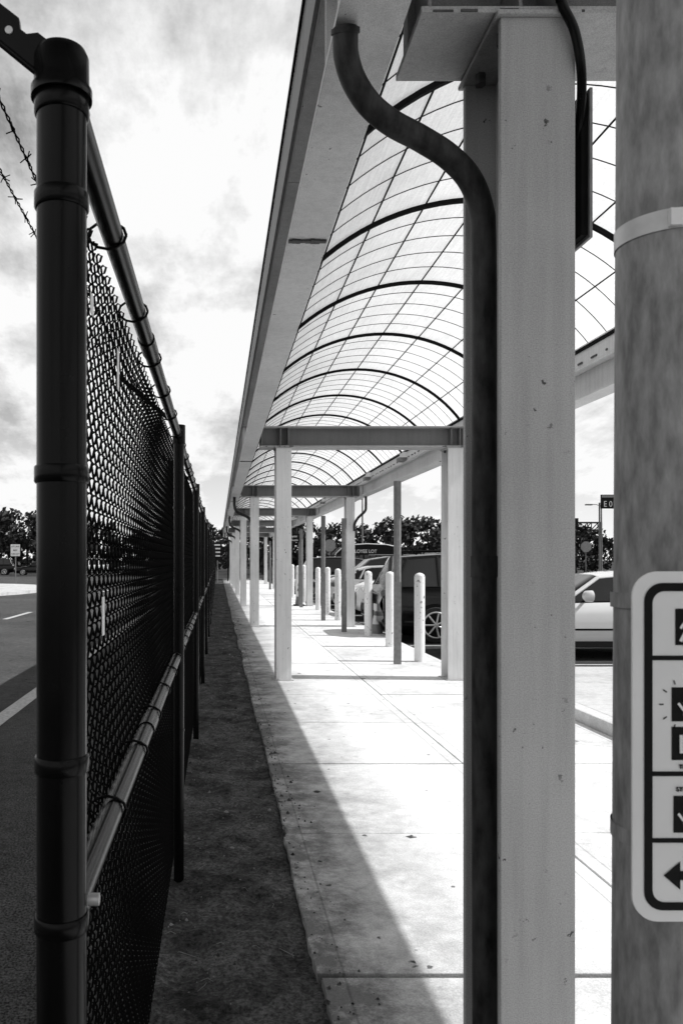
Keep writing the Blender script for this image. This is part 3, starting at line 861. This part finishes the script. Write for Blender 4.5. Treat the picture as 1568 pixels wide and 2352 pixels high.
# ------------------------------------------------------------ world, sun, camera
EL, AZ = math.radians(48.3), math.radians(4)
w = bpy.data.worlds.new('World'); S.world = w; w.use_nodes = True; nt = w.node_tree; nt.nodes.clear()
out = nt.nodes.new('ShaderNodeOutputWorld'); bg = nt.nodes.new('ShaderNodeBackground'); bg.inputs[1].default_value = .10
sky = nt.nodes.new('ShaderNodeTexSky'); sky.sky_type = 'NISHITA'; sky.sun_disc = False
sky.sun_elevation = EL; sky.sun_rotation = math.radians(94)
bw = nt.nodes.new('ShaderNodeRGBToBW'); nt.links.new(sky.outputs[0], bw.inputs[0])
tc = nt.nodes.new('ShaderNodeTexCoord'); sep = nt.nodes.new('ShaderNodeSeparateXYZ'); nt.links.new(tc.outputs['Generated'], sep.inputs[0])
den = math_(nt, 'ADD', math_(nt, 'MAXIMUM', sep.outputs[2], 0.), .24)
cx_ = math_(nt, 'DIVIDE', sep.outputs[0], den); cy_ = math_(nt, 'DIVIDE', sep.outputs[1], den)
cmb = nt.nodes.new('ShaderNodeCombineXYZ'); nt.links.new(cx_, cmb.inputs[0]); nt.links.new(cy_, cmb.inputs[1]); cmb.inputs[2].default_value = 1.3
def mapv(rot, sc, loc=(0, 0, 0)):
    mp = nt.nodes.new('ShaderNodeMapping'); mp.inputs['Rotation'].default_value = (0, 0, rot); mp.inputs['Scale'].default_value = sc; mp.inputs['Location'].default_value = loc
    nt.links.new(cmb.outputs[0], mp.inputs[0]); return mp.outputs[0]
n1 = noise(nt, mapv(.3, (1, 1, 1), (.3, .2, 0)), 1.5, 3, .5, 0)
n2 = noise(nt, mapv(.75, (2.2, .9, 1)), 2.0, 12, .62, .15)
n3 = noise(nt, mapv(-.2, (1.2, 1, 1), (4, 2, 0)), 7, 10, .66, 0)
cl = math_(nt, 'ADD', math_(nt, 'ADD', math_(nt, 'MULTIPLY', n1, .44), math_(nt, 'MULTIPLY', n2, .38)), math_(nt, 'MULTIPLY', n3, .18))
cl = maprange(nt, cl, .39, .53, .22, 1)
hor = maprange(nt, sep.outputs[2], .02, .26, 1, 0)
cl = math_(nt, 'MAXIMUM', cl, hor)
zen = maprange(nt, sep.outputs[2], .56, .80, 9.8, 1.0)  # cloud brightness cut toward the unseen zenith to lower the ambient fill
clr = math_(nt, 'MULTIPLY', bw.outputs[0], .60)
mx = nt.nodes.new('ShaderNodeMix'); mx.data_type = 'FLOAT'
nt.links.new(cl, mx.inputs[0]); nt.links.new(clr, mx.inputs[2]); nt.links.new(zen, mx.inputs[3])
nt.links.new(mx.outputs[0], bg.inputs[0]); nt.links.new(bg.outputs[0], out.inputs[0])

sd = bpy.data.lights.new('sun', 'SUN'); sd.energy = 5; sd.angle = math.radians(.5); sd.color = (1, 1, 1)
so = bpy.data.objects.new('sun', sd); COL.objects.link(so)
dv = Vector((-math.cos(EL)*math.cos(AZ), math.cos(EL)*math.sin(AZ), -math.sin(EL)))
so.rotation_euler = dv.to_track_quat('-Z', 'Y').to_euler(); so.location = (20, -2, 20)

cd = bpy.data.cameras.new('camera'); co_ = bpy.data.objects.new('camera', cd); COL.objects.link(co_)
co_.location = (0, 0, H); co_.rotation_euler = (math.pi/2, 0, 0)
cd.sensor_fit = 'VERTICAL'; cd.sensor_height = 36; cd.lens = F/2352*36
cd.shift_x = (784-VX)/2352; cd.shift_y = (VY-1176)/2352
cd.clip_start = .05; cd.clip_end = 3000
cd.dof.use_dof = True; cd.dof.focus_distance = 5; cd.dof.aperture_fstop = 16
S.camera = co_
S.view_settings.view_transform = 'Standard'; S.view_settings.look = 'None'; S.view_settings.exposure = 0
